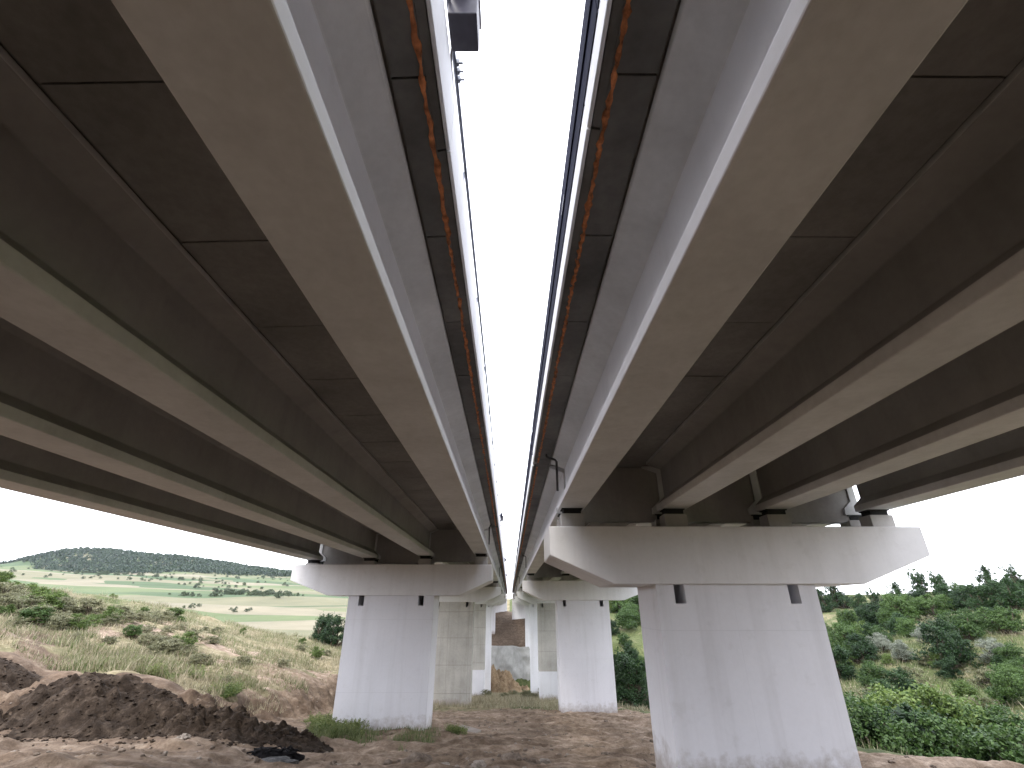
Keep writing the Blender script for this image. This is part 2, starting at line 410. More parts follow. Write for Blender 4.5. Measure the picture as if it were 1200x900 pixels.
# ------------------------------------------------------------------ viaducts
SP = 2.95; ZG = 2.6; SPAN = 28.5; HALF_GAP = .22
def side_params(side):
    if side > 0: return dict(x1=1.80, edge=.72, fall=.004, h=.38, top=.53)
    return dict(x1=1.52, edge=.60, fall=.036, h=.385, top=.47)
def girder_profile(cx, z, h, top, depth=1.5):
    p = [(h, 0), (h, .18), (.11, .42), (.11, 1.26), (top-.03, 1.40), (top, 1.41), (top, depth)]
    pts = [(cx + a, z + b) for a, b in p] + [(cx - a, z + b) for a, b in reversed(p)]
    return pts
def make_span(side, label, SPAN=SPAN):
    """one simply supported span from y=0 to y=SPAN; local z equals world z"""
    q = side_params(side); s = side
    y0, y1 = HALF_GAP, SPAN - HALF_GAP
    root = empty('viaduct_span', (0, 0, 0), label, 'viaduct span', 'simply supported spans of the twin viaducts')
    gx = [q['x1'] + SP*i for i in range(4)]
    gz = [ZG - q['fall']*SP*i for i in range(4)]
    for i in range(4):
        m = MB(); m.prism(girder_profile(s*gx[i], gz[i], q['h'], q['top']), y0, y1)
        g = m.build('girder', M['girder'], root, bevel=.018)
        g.data.materials.append(M['web']); g.data.materials.append(M['pale_face'])
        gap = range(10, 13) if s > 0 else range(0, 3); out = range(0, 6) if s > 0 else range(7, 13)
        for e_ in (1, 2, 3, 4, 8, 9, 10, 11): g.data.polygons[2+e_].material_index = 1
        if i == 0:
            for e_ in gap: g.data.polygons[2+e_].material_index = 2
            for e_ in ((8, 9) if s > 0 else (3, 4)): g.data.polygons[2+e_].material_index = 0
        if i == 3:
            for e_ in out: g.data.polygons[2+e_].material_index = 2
    zs = lambda u: ZG + 1.5 - q['fall']*(u - q['x1'])
    # formwork planks under the slab, one row per bay
    ph = .55 if s > 0 else 0
    cut = [0.0] + [v for v in np.arange(1.9 - ph, SPAN - .4, 1.9)] + [SPAN]; n = len(cut) - 1
    bays = [(q['edge']+.10, gx[0]-q['top'])] + [(gx[i]+q['top'], gx[i+1]-q['top']) for i in range(3)] + [(gx[3]+q['top'], gx[3]+1.0)]
    for a, b_ in bays:
        pl = MB()
        for k in range(n):
            ya = cut[k] + .011; yb = cut[k+1] - .011
            dz = random.uniform(-.006, .006)
            xa, xb = a + .028, b_ - .028
            za, zb = zs(a) - .03 + dz, zs(b_) - .03 + dz
            if s > 0: pl.box(xa, xb, ya, yb, za, zs(a)+.03, zb, zs(b_)+.03)
            else: pl.box(-xb, -xa, ya, yb, zb, zs(b_)+.03, za, zs(a)+.03)
        pl.build('soffit_planking', M['plank_edge'] if a < 1 else M['plank'], root)
    sl = MB(); a, b_ = q['edge'] + .02, gx[3] + 1.05
    if s > 0: sl.box(a, b_, .003, SPAN-.003, zs(a)+.034, zs(a)+.26, zs(b_)+.034, zs(b_)+.26)
    else: sl.box(-b_, -a, .003, SPAN-.003, zs(b_)+.034, zs(b_)+.26, zs(a)+.034, zs(a)+.26)
    sl.build('deck_slab', M['soffit'], root)
    for i in range(3):
        d = MB(); xa, xb = gx[i]+.09, gx[i+1]-.09; zl, zh = gz[i+1]-.22, min(zs(gx[i]), zs(gx[i+1])) - .04
        d.box(min(s*xa, s*xb), max(s*xa, s*xb), y0+.06, y0+.36, zl, zh)
        d.build('diaphragm', M['dia'], root, bevel=.02)
    # cornice: edge strip with a drip, white face
    e = q['edge']; ze = zs(e) - .02
    top = .36 if s > 0 else .84
    c = MB()
    prof = [(e, ze), (e+.035, ze-.012), (e+.045, ze+.05), (e+.045, ze+top-.03), (e+.03, ze+top), (e, ze+top)]
    eb = MB()
    seg = 5
    for k in range(seg):
        ya = y0 + (y1-y0)*k/seg + .008; yb = y0 + (y1-y0)*(k+1)/seg - .008
        c.prism([(s*x, z) for x, z in prof], ya, yb)
        eb.prism([(s*x, z) for x, z in ((e+.048, ze+.01), (e+.125, ze-.006), (e+.13, ze+.04), (e+.13, ze+.3), (e+.048, ze+.3))], ya+.004, yb-.004)
    eb.build('edge_strip', M['plank_edge'], root)
    c.build('cornice', M['cornice'], root, bevel=.008)
    # ragged orange sealant squeezed out between cornice and planks
    nseg = 520; V = []; Fc = []
    rg = np.random.default_rng(3 if s > 0 else 5)
    w = np.clip(.028 + .007*rg.standard_normal(nseg+1), .014, .06)
    dz = np.clip(.028 + .012*rg.standard_normal(nseg+1), .008, .08); off = .007*rg.standard_normal(nseg+1)
    for k in range(nseg+1):
        y = y0 + (y1-y0)*k/nseg; cx = e + .16 + off[k]; zt = zs(e) - .028
        V += [(s*(cx-w[k]), y, zt), (s*(cx-w[k]*.6), y, zt-dz[k]*.8), (s*(cx+w[k]*.2), y, zt-dz[k]), (s*(cx+w[k]), y, zt)]
    for k in range(nseg):
        for j in range(3):
            a = 4*k+j; Fc.append((a, a+1, a+5, a+4))
    so = link(bpy.data.objects.new('sealant_strip', mesh_np('sealant_strip', V, Fc, M['foam'], True))); so.parent = root
    if s > 0:
        # dark steel parapet sheets bolted above the cornice
        p = MB(); np_ = 7
        for k in range(np_):
            ya = y0 + (y1-y0)*k/np_ + .012; yb = y0 + (y1-y0)*(k+1)/np_ - .012
            zt = ze + top
            p.prism([(e-.012, zt-.02), (e+.03, zt-.02), (e+.03, zt+.76), (e+.012, zt+.775), (e-.012, zt+.76)], ya, yb)
        p.build('parapet_sheet', M['navy'], root)
        p = MB(); p.box(e-.03, e-.013, y0, y1, ze+top+.30, ze+top+.36); p.build('parapet_rib', M['navy'], root)
        p = MB(); p.box(e-.016, e-.0135, 18.6, 18.95, ze+top+.42, ze+top+.47); p.build('reflector', M['mark'], root)
    else:
        p = MB(); zt = ze + top
        p.tube([(-(e-.012), y0, zt+.22), (-(e-.012), y1, zt+.22)], .022)
        p.build('handrail', M['rail'], root)
        for k in range(15):
            po = MB()
            y = y0 + .3 + (y1-y0-.6)*k/14
            po.box(-(e+.03), -(e+.002), y-.018, y+.018, zt-.02, zt+.22)
            po.build('handrail_post', M['rail'], root)
        cl = MB()
        for k in range(3):
            y = 15.70 + k*.085
            cl = MB(); cl.box(-(e-.06), -(e-.03), y-.02, y+.02, zt+.18, zt+.25); cl.box(-(e-.10), -(e-.06), y-.008, y+.008, zt+.20, zt+.22)
            cl.build('cable_clip', M['rail'], root)
    # drain outlet pipe near the far end, over the first girder
    g0 = gx[0] - q['h']
    yd = y1 - .85
    d = MB()
    d.tube([(s*(e+.35), yd, zs(e)-.02), (s*(e+.36), yd, zs(e)-.10), (s*(e+.42), yd, zs(e)-.14), (s*(g0-.10), yd+.02, zs(e)-.19), (s*(g0-.05), yd+.05, zs(e)-.24), (s*(g0-.05), yd+.1, ZG+.42)], .034)
    d.build('drain_pipe', M['pipe'], root, smooth=True)
    return root

def make_pier(side, x_in, x_out, raw, painted_base, base, label):
    """built round local y=0 ; local z equals world z"""
    s = side; q = side_params(side)
    root = empty('bridge_pier', (0, 0, base), label, 'bridge pier', 'wall piers of the twin viaducts')
    o = base
    D = 1.0
    zb, zt = .56 - o, 2.02 - o
    sh = MB(); xl, xr = min(s*x_in, s*x_out), max(s*x_in, s*x_out)
    mid = (xl+xr)/2; nw = .14; nh = .46
    sh.box(xl, xr, -D, D, -2.2, zb-nh)
    cuts = [xl, mid-1.5-nw, mid-1.5+nw, mid+1.5-nw, mid+1.5+nw, xr]
    for a, b_ in ((0, 1), (2, 3), (4, 5)):
        sh.box(cuts[a], cuts[b_], -D, D, zb-nh, zb)
    for a, b_ in ((1, 2), (3, 4)):
        sh.box(cuts[a], cuts[b_], D-.3, D-.02, zb-nh, zb)
    sh.build('shaft', M['raw'] if raw else M['pier_paint'], root)
    if painted_base:
        pb = MB(); pb.box(xl-.004, xr+.004, -D-.004, D+.004, -2.2, painted_base)
        pb.build('painted_base', M['pier_paint'], root)
    # hammerhead cap
    c0, c1 = (1.08, 11.3) if s > 0 else (.9, 11.15)
    prof = [(c0, 2.02), (c0, 1.27), (c0+1.65, .56), (c1-2.0, .56), (c1, 1.27), (c1, 2.02)]
    m = MB(); m.prism([(s*x, z-o) for x, z in prof], -1.12, 1.12)
    m.build('cap', M['cap'], root, bevel=.025)
    for i in range(4):
        gx = s*(q['x1'] + SP*i); gz = ZG - q['fall']*SP*i - o
        for y in (-.45, .45):
            b = MB(); b.box(gx-.33, gx+.33, y-.24, y+.24, zt-.02, gz-.155)
            pl = b.build('plinth', M['dia'], root, bevel=.015)
            r = MB(); r.box(gx-.25, gx+.25, y-.19, y+.19, gz-.155, gz-.03)
            r.box(gx-.3, gx+.3, y-.21, y+.21, gz-.03, gz+.004)
            r.build('bearing', M['rubber'], pl)
    return root

SOIL, RAV = 'soil-heap side', 'shrub-ravine side'
ordi = ['last', 'first', 'second', 'third', 'fourth', 'fifth', 'sixth']
R0, L0 = 14.4, 27.0
span_r = make_span(1, 'concrete girder span over the ravine edge, reaching from overhead to the big near pier')
span_l = make_span(-1, 'concrete girder span on the soil-heap side, overhead, dark boxes along its white edge')
span_near = make_span(-1, span_l['label'], 39.7); span_near.location.y = L0 - 39.7
span_r.location.y = R0 - SPAN
words_r = ['span resting on the nearest ravine-side pier and running on to the second', 'third span of the ravine-side viaduct, between its second and third piers',
           'fourth span of the ravine-side viaduct, between its third and fourth piers', 'fifth span of the ravine-side viaduct, just before its last pier', 'last span of the ravine-side viaduct, ending at the abutment']
words_l = ['span resting on the pier beside the green weeds, running away from it', 'third span of the heap-side viaduct, between its second and third piers',
           'fourth span of the heap-side viaduct, between its third and fourth piers', 'fifth span of the heap-side viaduct, just before its last pier', 'last span of the heap-side viaduct, ending at the abutment']
for k in range(5):
    o = copy_tree(span_r); o.location.y = R0 + k*SPAN; o['label'] = words_r[k]
    o = span_l if k == 0 else copy_tree(span_l); o.location.y = L0 + k*SPAN; o['label'] = words_l[k]
o = copy_tree(span_r); o.location.y = R0 - 2*SPAN; o['label'] = 'ravine-side girder span behind the camera, out of view'
o = copy_tree(span_l); o.location.y = L0 - 39.7 - SPAN; o['label'] = 'heap-side girder span behind the camera, out of view'

def base_at(s, y): return float(np.min(height0(s*np.array([3.9, 6, 8]), np.array([y, y, y]))))
lab_r = ['ravine-side pier behind the camera, out of view', 'big smooth pale pier on the ravine edge, the largest in view', 'smooth pale pier behind the big one, green shrubs showing beside it',
         'raw grey concrete pier with white painted foot, third on the ravine side', 'fourth ravine-side pier, narrow pale strip next to the grey one', 'last ravine-side pier, a thin sliver by the earth slope']
lab_l = ['heap-side pier beside the camera, out of view', 'smooth pale pier with green weeds at its foot, beside the soil heap', 'raw concrete pier with board marks, behind the one in the weeds',
         'third heap-side pier, raw above a white painted foot', 'fourth heap-side pier, slim pale strip before the earth slope', 'last heap-side pier, a sliver by the sprayed concrete wall']
for k in range(6):
    y = R0 + (k-1)*SPAN
    b = base_at(1, y)
    p = make_pier(1, 3.85, 8.05, k in (3,), 3.2 if k == 3 else 0, b, lab_r[k]); p.location = (0, y, b)
    y = L0 + (k-1)*SPAN if k else L0 - 39.7
    b = base_at(-1, y)
    p = make_pier(-1, 3.80, 8.10, k in (2, 3), 3.6 if k == 3 else 0, b, lab_l[k]); p.location = (0, y, b)

# abutments
for s, y, lab in ((1, R0 + 5*SPAN, 'concrete abutment under the far end of the ravine-side viaduct'), (-1, L0 + 5*SPAN, 'concrete abutment under the far end of the heap-side viaduct')):
    a = empty('abutment', (0, y, -4), lab, 'abutment', 'abutments at the far end')
    m = MB(); x0, x1 = sorted((s*.8, s*11.5)); m.box(x0, x1, -1.0, .9, -5, 6.02); m.build('bearing_wall', M['cap'], a, bevel=.02)
    m = MB(); m.box(x0, x1, .35, 1.2, 6.02, 8.0); m.build('back_wall', M['raw'], a, bevel=.02)
    for k in range(4):
        q = side_params(s); gx = s*(q['x1']+SP*k); gz = ZG - q['fall']*SP*k + 4
        m = MB(); m.box(gx-.4, gx+.4, -.9, -.3, 6.0, gz+.004); m.build('bearing', M['rubber'], a)

# junction boxes on the heap-side edge
def make_box():
    r = empty('junction_box', (0, 0, 0), 'large dark grey junction box hung off the viaduct edge overhead', 'junction box', 'boxes hung from the white viaduct edge')
    m = MB(); m.box(0, .275, -.17, .17, 0, .42); m.build('housing', M['box'], r, bevel=.012)
    m = MB(); m.box(-.01, .29, -.185, .185, .42, .445); m.box(.06, .075, -.165, -.15, .445, .75); m.box(.20, .215, -.165, -.15, .445, .75); m.box(-.02, .30, -.2, -.17, .40, .43)
    m.build('bracket', M['galv'], r)
    m = MB(); m.box(.02, .19, -.52, -.19, .30, .60); m.build('upper_case', M['navy'], r, bevel=.01)
    m = MB(); m.tube([(.0, .17, .05), (-.02, .30, .05), (-.02, .55, .0)], .012); m.build('cable', M['pipe'], r)
    return r
jb = make_box(); jb.location = (-.59, 2.62, 4.98)
for k, lab in enumerate(['small dark box on the viaduct edge above the weed-ringed pier', 'tiny dark box further along the white viaduct edge, over the second pier', 'tiny far dark box on the viaduct edge near the end of the gap']):
    o = copy_tree(jb); o.location = (-.59, 30.6 + 29*k, 4.98); o.scale = (.7, .8, .7); o['label'] = lab

# sprayed concrete wall closing the gap at the far slope, orange earth at its foot
n1, n2 = 46, 26
U, Wv = np.meshgrid(np.linspace(-7, 7, n1), np.linspace(0, 1, n2))
Zw = -17 + 8.7*Wv + fbm(U/3, Wv*2, 2)*.3*Wv; Yw = 125.2 + 2.2*Wv + fbm(U/1.5, Wv*5, 3)*.7
Vw = np.stack([U, Yw, Zw], -1).reshape(-1, 3); Vb = Vw.copy(); Vb[:, 1] += 1.6
ii = np.arange(n1*n2).reshape(n2, n1)
Fw = np.stack([ii[:-1, :-1], ii[:-1, 1:], ii[1:, 1:], ii[1:, :-1]], -1).reshape(-1, 4)
off = n1*n2
Ft = np.stack([ii[-1, :-1], ii[-1, 1:], ii[-1, 1:]+off, ii[-1, :-1]+off], -1)
Fs = np.concatenate([np.stack([ii[:-1, c], ii[1:, c], ii[1:, c]+off, ii[:-1, c]+off], -1) for c in (0, -1)])
w = link(bpy.data.objects.new('retaining_wall', mesh_np('retaining_wall', np.concatenate([Vw, Vb]), np.concatenate([Fw, Fw[:, ::-1]+off, Ft, Fs]), M['shot'], False)))
tag(w, 'grey sprayed concrete wall under the earth slope at the end of the gap', 'retaining wall')

def heap(name, x0, x1, y0, y1, hfun, mat, step, label, cat, rough=1.0):
    xa = np.arange(x0, x1+1e-6, step); ya = np.arange(y0, y1+1e-6, step)
    X, Y = np.meshgrid(xa, ya)
    hh = hfun(X, Y)
    k = np.clip(hh/.5, 0, 1)
    Z = height0(X, Y) - .10 + hh + k*rough*(fbm(X/1.5, Y/1.5, 4, .55)*.50 + np.abs(fbm(X/.7, Y/.7, 4, .7))*.55 - .14)
    X = X + k*fbm(X/.35+5, Y/.35, 3)*.10; Y = Y + k*fbm(X/.35, Y/.35+7, 3)*.10
    i = np.arange(X.size).reshape(X.shape)
    Fh = np.stack([i[:-1, :-1], i[:-1, 1:], i[1:, 1:], i[1:, :-1]], -1).reshape(-1, 4)
    keep = (hh > .004).ravel()[Fh].any(1)
    Fh = Fh[keep]; used = np.unique(Fh); rm = np.full(X.size, -1); rm[used] = np.arange(len(used))
    Vh = np.stack([X, Y, Z], -1).reshape(-1, 3)[used]
    o = link(bpy.data.objects.new(name, mesh_np(name, Vh, rm[Fh], mat, True)))
    return tag(o, label, cat)
_k = None
def hf(X, Y):
    u = -X
    p = np.interp(u, [5.8, 7.2, 8.4, 9.6, 11, 12.5, 14, 16, 18, 21, 25, 28.5], [0, .30, .54, .64, .62, .52, .50, .47, .48, .50, .38, 0])
    yc = 20.0 - .04*(u-12)
    return p*np.clip(1-((Y-yc)/(1.85+.5*fbm(X/1.7+20, Y*0, 2)))**2, 0, 1)**.9
SH = heap('soil_heap', -28.8, -6, 16.5, 22.5, hf, M['heap'], .085, 'long heap of dark dug soil in front of the grassy bank', 'soil heap')
def hf2(X, Y): return (2.4+1.4*np.clip(-X/3, -1, 1)+fbm(X/1.2, Y/2, 3)*2.2)*np.clip(1-((X+1.0)/6)**2-((Y-121.5)/5)**2, 0, 1)**.5
heap('earth_heap', -6, 5, 115, 128, hf2, M['orange_earth'], .3, 'tan earth heap at the foot of the sprayed concrete wall', 'earth heap', 1.6)

# ------------------------------------------------------------------ rocks, clods, burnt remains
def rock_mesh(name, seed, mat, sx=1, sy=1, sz=.7):
    import bmesh
    bm = bmesh.new(); bmesh.ops.create_icosphere(bm, subdivisions=3, radius=1)
    from mathutils import noise as mn, Vector
    for v in bm.verts:
        n = mn.noise(v.co*1.3 + Vector((seed*7.1, seed, 0)))*.5 + mn.noise(v.co*3.5 + Vector((seed, 3, 1)))*.22
        v.co = v.co*(1+n); v.co.x *= sx; v.co.y *= sy; v.co.z *= sz
    me = bpy.data.meshes.new(name); bm.to_mesh(me); bm.free(); me.materials.append(mat); return me
rocks = [(490, 13.6, .30, 'clod', 'dark brown clod, the largest below the weeds of the pale pier'), (561, 13.0, .20, 'rock', 'pale stone on the bare soil at the bottom edge of the view'),
         (600, 13.2, .24, 'clod', 'brown clod beside the pale stone at the bottom edge'), (625, 13.0, .16, 'clod', 'small brown clod between two larger ones at the bottom edge'),
         (640, 13.5, .16, 'rock', 'small pale stone nearest the big pier foot'), (520, 13.4, .14, 'rock', 'small pale stone next to the dark clod'),
         (455, 14.0, .13, 'clod', 'small clod at the edge of the green weeds'), (395, 13.4, .13, 'rock', 'pale stone between the burnt remains and the weeds'), (215, 14.2, .16, 'rock', 'pale stone on the soil before the dark heap')]
for i, (px, d, r, mk, lab) in enumerate(rocks):
    x, y, _ = at(px, d); z = float(height(x, y))
    o = link(bpy.data.objects.new('stone' if mk == 'rock' else 'soil_clod', rock_mesh('stone', i+1, M[mk], 1.25, 1, .62)))
    o.location = (x, y, z + r*.2); o.scale = (r, r, r); o.rotation_euler = (0, 0, i*1.3)
    tag(o, lab, 'stone' if mk == 'rock' else 'soil clod')
sl = MB(); sl.box(-.55, .55, -.28, .28, -.1, .1); x, y, _ = at(549, 22)
o = sl.build('concrete_slab', M['raw'], None, bevel=.03); o.location = (x, y, float(height(x, y))+.08); o.rotation_euler = (.06, .1, -.5)
tag(o, 'broken flat pale concrete slab lying beside the weed-ringed pier', 'concrete slab')

x, y, _ = at(312, 13.6); z = float(height(x, y))
bd = empty('burnt_debris', (x, y, z), 'charred black remains and grey ash of a small fire on the soil', 'burnt remains')
o = link(bpy.data.objects.new('ash_mound', rock_mesh('ash_mound', 21, M['ash'], 1, .7, .22))); o.parent = bd; o.location = (.42, -.32, .0); o.scale = (.6, .5, .6)
o = link(bpy.data.objects.new('char_mound', rock_mesh('char_mound', 22, M['char'], 1, .6, .34))); o.parent = bd; o.location = (.1, .25, .02); o.scale = (.75, .5, .55)
for k in range(18):
    m = MB(); L = random.uniform(.2, .5); a = random.uniform(-.5, .5); cx = random.uniform(-.75, .7); cy = random.uniform(-.1, .45); zz = random.uniform(.03, .24)
    pts = [(cx + L*(t-.5)*math.cos(a), cy + L*(t-.5)*math.sin(a) + random.uniform(-.03, .03), zz + random.uniform(-.05, .05) + .1*(t-.5)*random.uniform(-1, 1)) for t in (0, .35, .7, 1)]
    m.tube(pts, [random.uniform(.014, .038) for _ in pts], 6); m.build('charred_stick', M['char'], bd)

# ------------------------------------------------------------------ plants
def leaf_cloud(seed, lobes, n, leaf, flat_=.0, aspect=.55):
    """lobes: list of (cx,cy,cz,rx,ry,rz); quads scattered through clumps near each lobe's skin"""
    rg = np.random.default_rng(seed)
    P = []; Nn = []
    vol = np.array([l[3]*l[4]+l[4]*l[5]+l[3]*l[5] for l in lobes]); cnt = (n*vol/vol.sum()).astype(int)
    for l, c in zip(lobes, cnt):
        k = max(6, int(c/70))
        d = rg.standard_normal((k, 3)); d /= np.linalg.norm(d, axis=1)[:, None]
        d[:, 2] = np.where(d[:, 2] < -.45, -d[:, 2], d[:, 2])
        rad = rg.uniform(.5, 1.08, k)**.7
        cc = d*rad[:, None]
        sz = rg.uniform(.10, .30, k)
        which = rg.integers(0, k, c)
        q = cc[which] + rg.standard_normal((c, 3))*sz[which][:, None]*np.array([1, 1, .65])
        out = q/np.maximum(np.linalg.norm(q, axis=1), .2)[:, None]
        P.append(q*np.array(l[3:6]) + np.array(l[:3])); Nn.append(out)
    P = np.concatenate(P); Nn = np.concatenate(Nn)
    P = P[P[:, 2] > .03] if True else P; Nn = Nn[:len(P)]
    m = len(P)
    nn = Nn*.55 + rg.standard_normal((m, 3))*.6 + np.array([0, 0, .45]); nn /= np.linalg.norm(nn, axis=1)[:, None]
    t = np.cross(nn, rg.standard_normal((m, 3))); t /= np.linalg.norm(t, axis=1)[:, None] + 1e-9
    b = np.cross(nn, t)
    L = leaf*rg.uniform(.6, 1.35, m)[:, None]
    a, c2 = t*L*.5, b*L*.5*aspect
    Vq = np.stack([P - a, P - a*.1 + c2, P + a, P - a*.1 - c2], 1).reshape(-1, 3)
    return Vq, np.arange(m*4).reshape(m, 4)
def stems_mb(seed, lobes, r):
    rg = np.random.default_rng(seed); m = MB()
    for l in lobes:
        for j in range(2):
            e = np.array(l[:3]) + rg.uniform(-.4, .4, 3)*np.array(l[3:6])
            s0 = np.array([rg.uniform(-.15, .15), rg.uniform(-.15, .15), -.2])
            mid = (s0 + e)/2 + rg.uniform(-.12, .12, 3)
            m.tube([s0, mid, e], [r, r*.7, r*.25], 6)
    return m
def bush_lobes(seed, n, w, h, low=True):
    rg = np.random.default_rng(seed); out = []
    for i in range(n):
        a = 2*PI*i/n + rg.uniform(-.5, .5); rr = rg.uniform(.2, .6)*w if i else 0
        hz = rg.uniform(.35, .72)*h if i else h*.66
        out.append((rr*math.cos(a), rr*math.sin(a), hz, rg.uniform(.28, .46)*w, rg.uniform(.28, .46)*w, rg.uniform(.22, .36)*h))
    if low:
        for i in range(n):
            a = 2*PI*i/n + rg.uniform(-.5, .5); rr = rg.uniform(.35, .75)*w
            out.append((rr*math.cos(a), rr*math.sin(a), rg.uniform(.08, .26)*h, rg.uniform(.28, .45)*w, rg.uniform(.28, .45)*w, rg.uniform(.16, .30)*h))
    return out
def weed_leaves(seed):
    rg = np.random.default_rng(seed); Q = []
    for k in range(46):
        a = rg.uniform(0, 6.28); r0 = abs(rg.normal(0, .45)); lean = rg.uniform(.1, .75); h = rg.uniform(.25, .95)
        b = np.array([r0*math.cos(a), r0*math.sin(a), -.02]); d = np.array([math.cos(a)*lean, math.sin(a)*lean, 1.0])
        nl = int(10 + 18*h)
        for j in range(nl):
            t = (j + rg.random())/nl; p = b + d*h*t*(1 - .25*t)
            dr = rg.standard_normal(3); dr[2] = abs(dr[2])*.6 + .1; dr /= np.linalg.norm(dr)
            sd = np.cross(dr, rg.standard_normal(3)); sd /= np.linalg.norm(sd) + 1e-9
            L = rg.uniform(.09, .22)*(1.15 - .5*t); w_ = L*rg.uniform(.14, .26)
            Q.append([p, p + dr*L*.5 + sd*w_, p + dr*L + np.array([0, 0, -.03]), p + dr*L*.5 - sd*w_])
    V = np.array(Q).reshape(-1, 3); return V, np.arange(len(V)).reshape(-1, 4)
PROTO = {}
def proto(kind, var):
    key = (kind, var)
    if key in PROTO: return PROTO[key]
    seed = 100 + 17*var + sum(map(ord, kind))
    spec = {'shrub_dark': (8, 1.0, 1.6, 12000, .072, 'leaf_dark'), 'shrub_mid': (8, 1.0, 1.5, 12000, .072, 'leaf_mid'), 'shrub_lime': (8, 1.0, 1.4, 11000, .072, 'leaf_lime'),
            'shrub_silver': (7, .9, 1.4, 9000, .062, 'leaf_silver'), 'shrub_grey': (7, 1.0, 1.0, 3600, .085, 'leaf_grey'), 'weed': (6, .9, .75, 620, .17, 'leaf_weed'),
            'tree': (8, 1.0, 2.0, 7000, .12, 'leaf_dark'), 'tree_thin': (9, .95, 2.2, 6500, .085, 'leaf_dark'), 'far': (6, 1.0, 1.2, 520, .24, 'leaf_field')}[kind]
    n, w, h, cnt, leaf, mk = spec
    lb = bush_lobes(seed, n, w, h, kind != 'tree')
    if kind.startswith('tree'):
        lb = [(a*(.8 if kind == 'tree_thin' else 1), b*(.8 if kind == 'tree_thin' else 1), c + .2, d*.8, e*.8, f*.9) for a, b, c, d, e, f in lb]
    Vq, Fq_ = weed_leaves(seed) if kind == 'weed' else leaf_cloud(seed, lb, cnt, leaf)
    cm = mesh_np('crown', Vq, Fq_, M[mk])
    sm_ = stems_mb(seed, lb, .035 if kind in ('weed', 'shrub_grey') else .06).mesh('stem', M['bark'])
    PROTO[key] = (cm, sm_); return PROTO[key]
NAMES = {'shrub_dark': 'shrub', 'shrub_mid': 'shrub', 'shrub_lime': 'shrub', 'shrub_silver': 'shrub', 'shrub_grey': 'shrub', 'weed': 'weed', 'tree': 'tree', 'tree_thin': 'tree', 'far': 'tree'}
def plant(kind, px, d, size, label, group=None, var=None, parts=True, pos=None, sz=None, exact=False):
    var = random.randrange(3) if var is None else var
    cm, st = proto(kind, var)
    x, y, z = at(px, d) if pos is None else pos
    if pos is None: z = float(height(x, y))
    nm = NAMES[kind]
    rz = random.uniform(0, 6.28)
    sc = (size, size, size*(sz or random.uniform(.88, 1.1)))
    if parts:
        r = empty(nm, (x, y, z), label, nm, group); r.rotation_euler = (0, 0, rz); r.scale = sc
        c = link(bpy.data.objects.new('crown', cm)); c.parent = r
        t = link(bpy.data.objects.new('trunk' if nm == 'tree' else 'stem', st)); t.parent = r
    else:
        r = link(bpy.data.objects.new(nm, cm)); r.location = (x, y, z); r.rotation_euler = (0, 0, rz); r.scale = sc
        tag(r, label, nm, group)
    return r
GR = 'shrubs of the ravine thicket'; GH = 'shrubs on the slope across the ravine'
# thicket just over the soil edge, behind the big pier
for px, d, s, k, lab in [
    (1012, 24, 2.1, 'shrub_dark', 'dark green shrub of the ravine thicket touching the big pier'),
    (1052, 22.5, 2.2, 'shrub_mid', 'leafy mid-green shrub at the soil edge near the big pier'),
    (1092, 23, 2.3, 'shrub_dark', 'dark shrub in the middle of the ravine thicket at the soil edge'),
    (1130, 21, 2.1, 'shrub_mid', 'mid-green shrub with pale leaf tips low at the soil edge'),
    (1165, 22, 2.2, 'shrub_dark', 'dark shrub by the picture edge behind the soil rim'),
    (1198, 20.5, 2.2, 'shrub_mid', 'mid-green shrub cut by the picture edge at the soil rim'),
    (1070, 28, 2.3, 'shrub_lime', 'bright green shrub rising behind the dark thicket, next to the pier'),
    (1112, 29, 2.3, 'shrub_lime', 'bright yellow-green shrub in the middle of the thicket top'),
    (1156, 28, 2.2, 'shrub_lime', 'yellowish shrub at the thicket top towards the picture edge'),
    (1195, 27, 2.2, 'shrub_mid', 'mid-green shrub of the thicket top at the picture edge'),
    (1040, 33, 2.4, 'shrub_mid', 'rounded green shrub of the thicket seen right beside the pier'),
    (745, 46, 2.4, 'shrub_dark', 'dark shrub low between the two ravine-side piers'),
    (728, 52, 2.6, 'shrub_dark', 'dark leafy shrub between the two piers, nearer the far one'),
    (757, 52, 2.5, 'shrub_mid', 'green shrub between the two piers behind the dark one'),
    (738, 62, 2.6, 'shrub_dark', 'dark shrub halfway up the strip seen between the two piers'),
    (985, 30, 2.0, 'shrub_dark', 'dark shrub mostly hidden behind the big pier shaft')]:
    plant(k, px, d, s*(1.5 if k == 'shrub_lime' else 1.2), lab, GR)
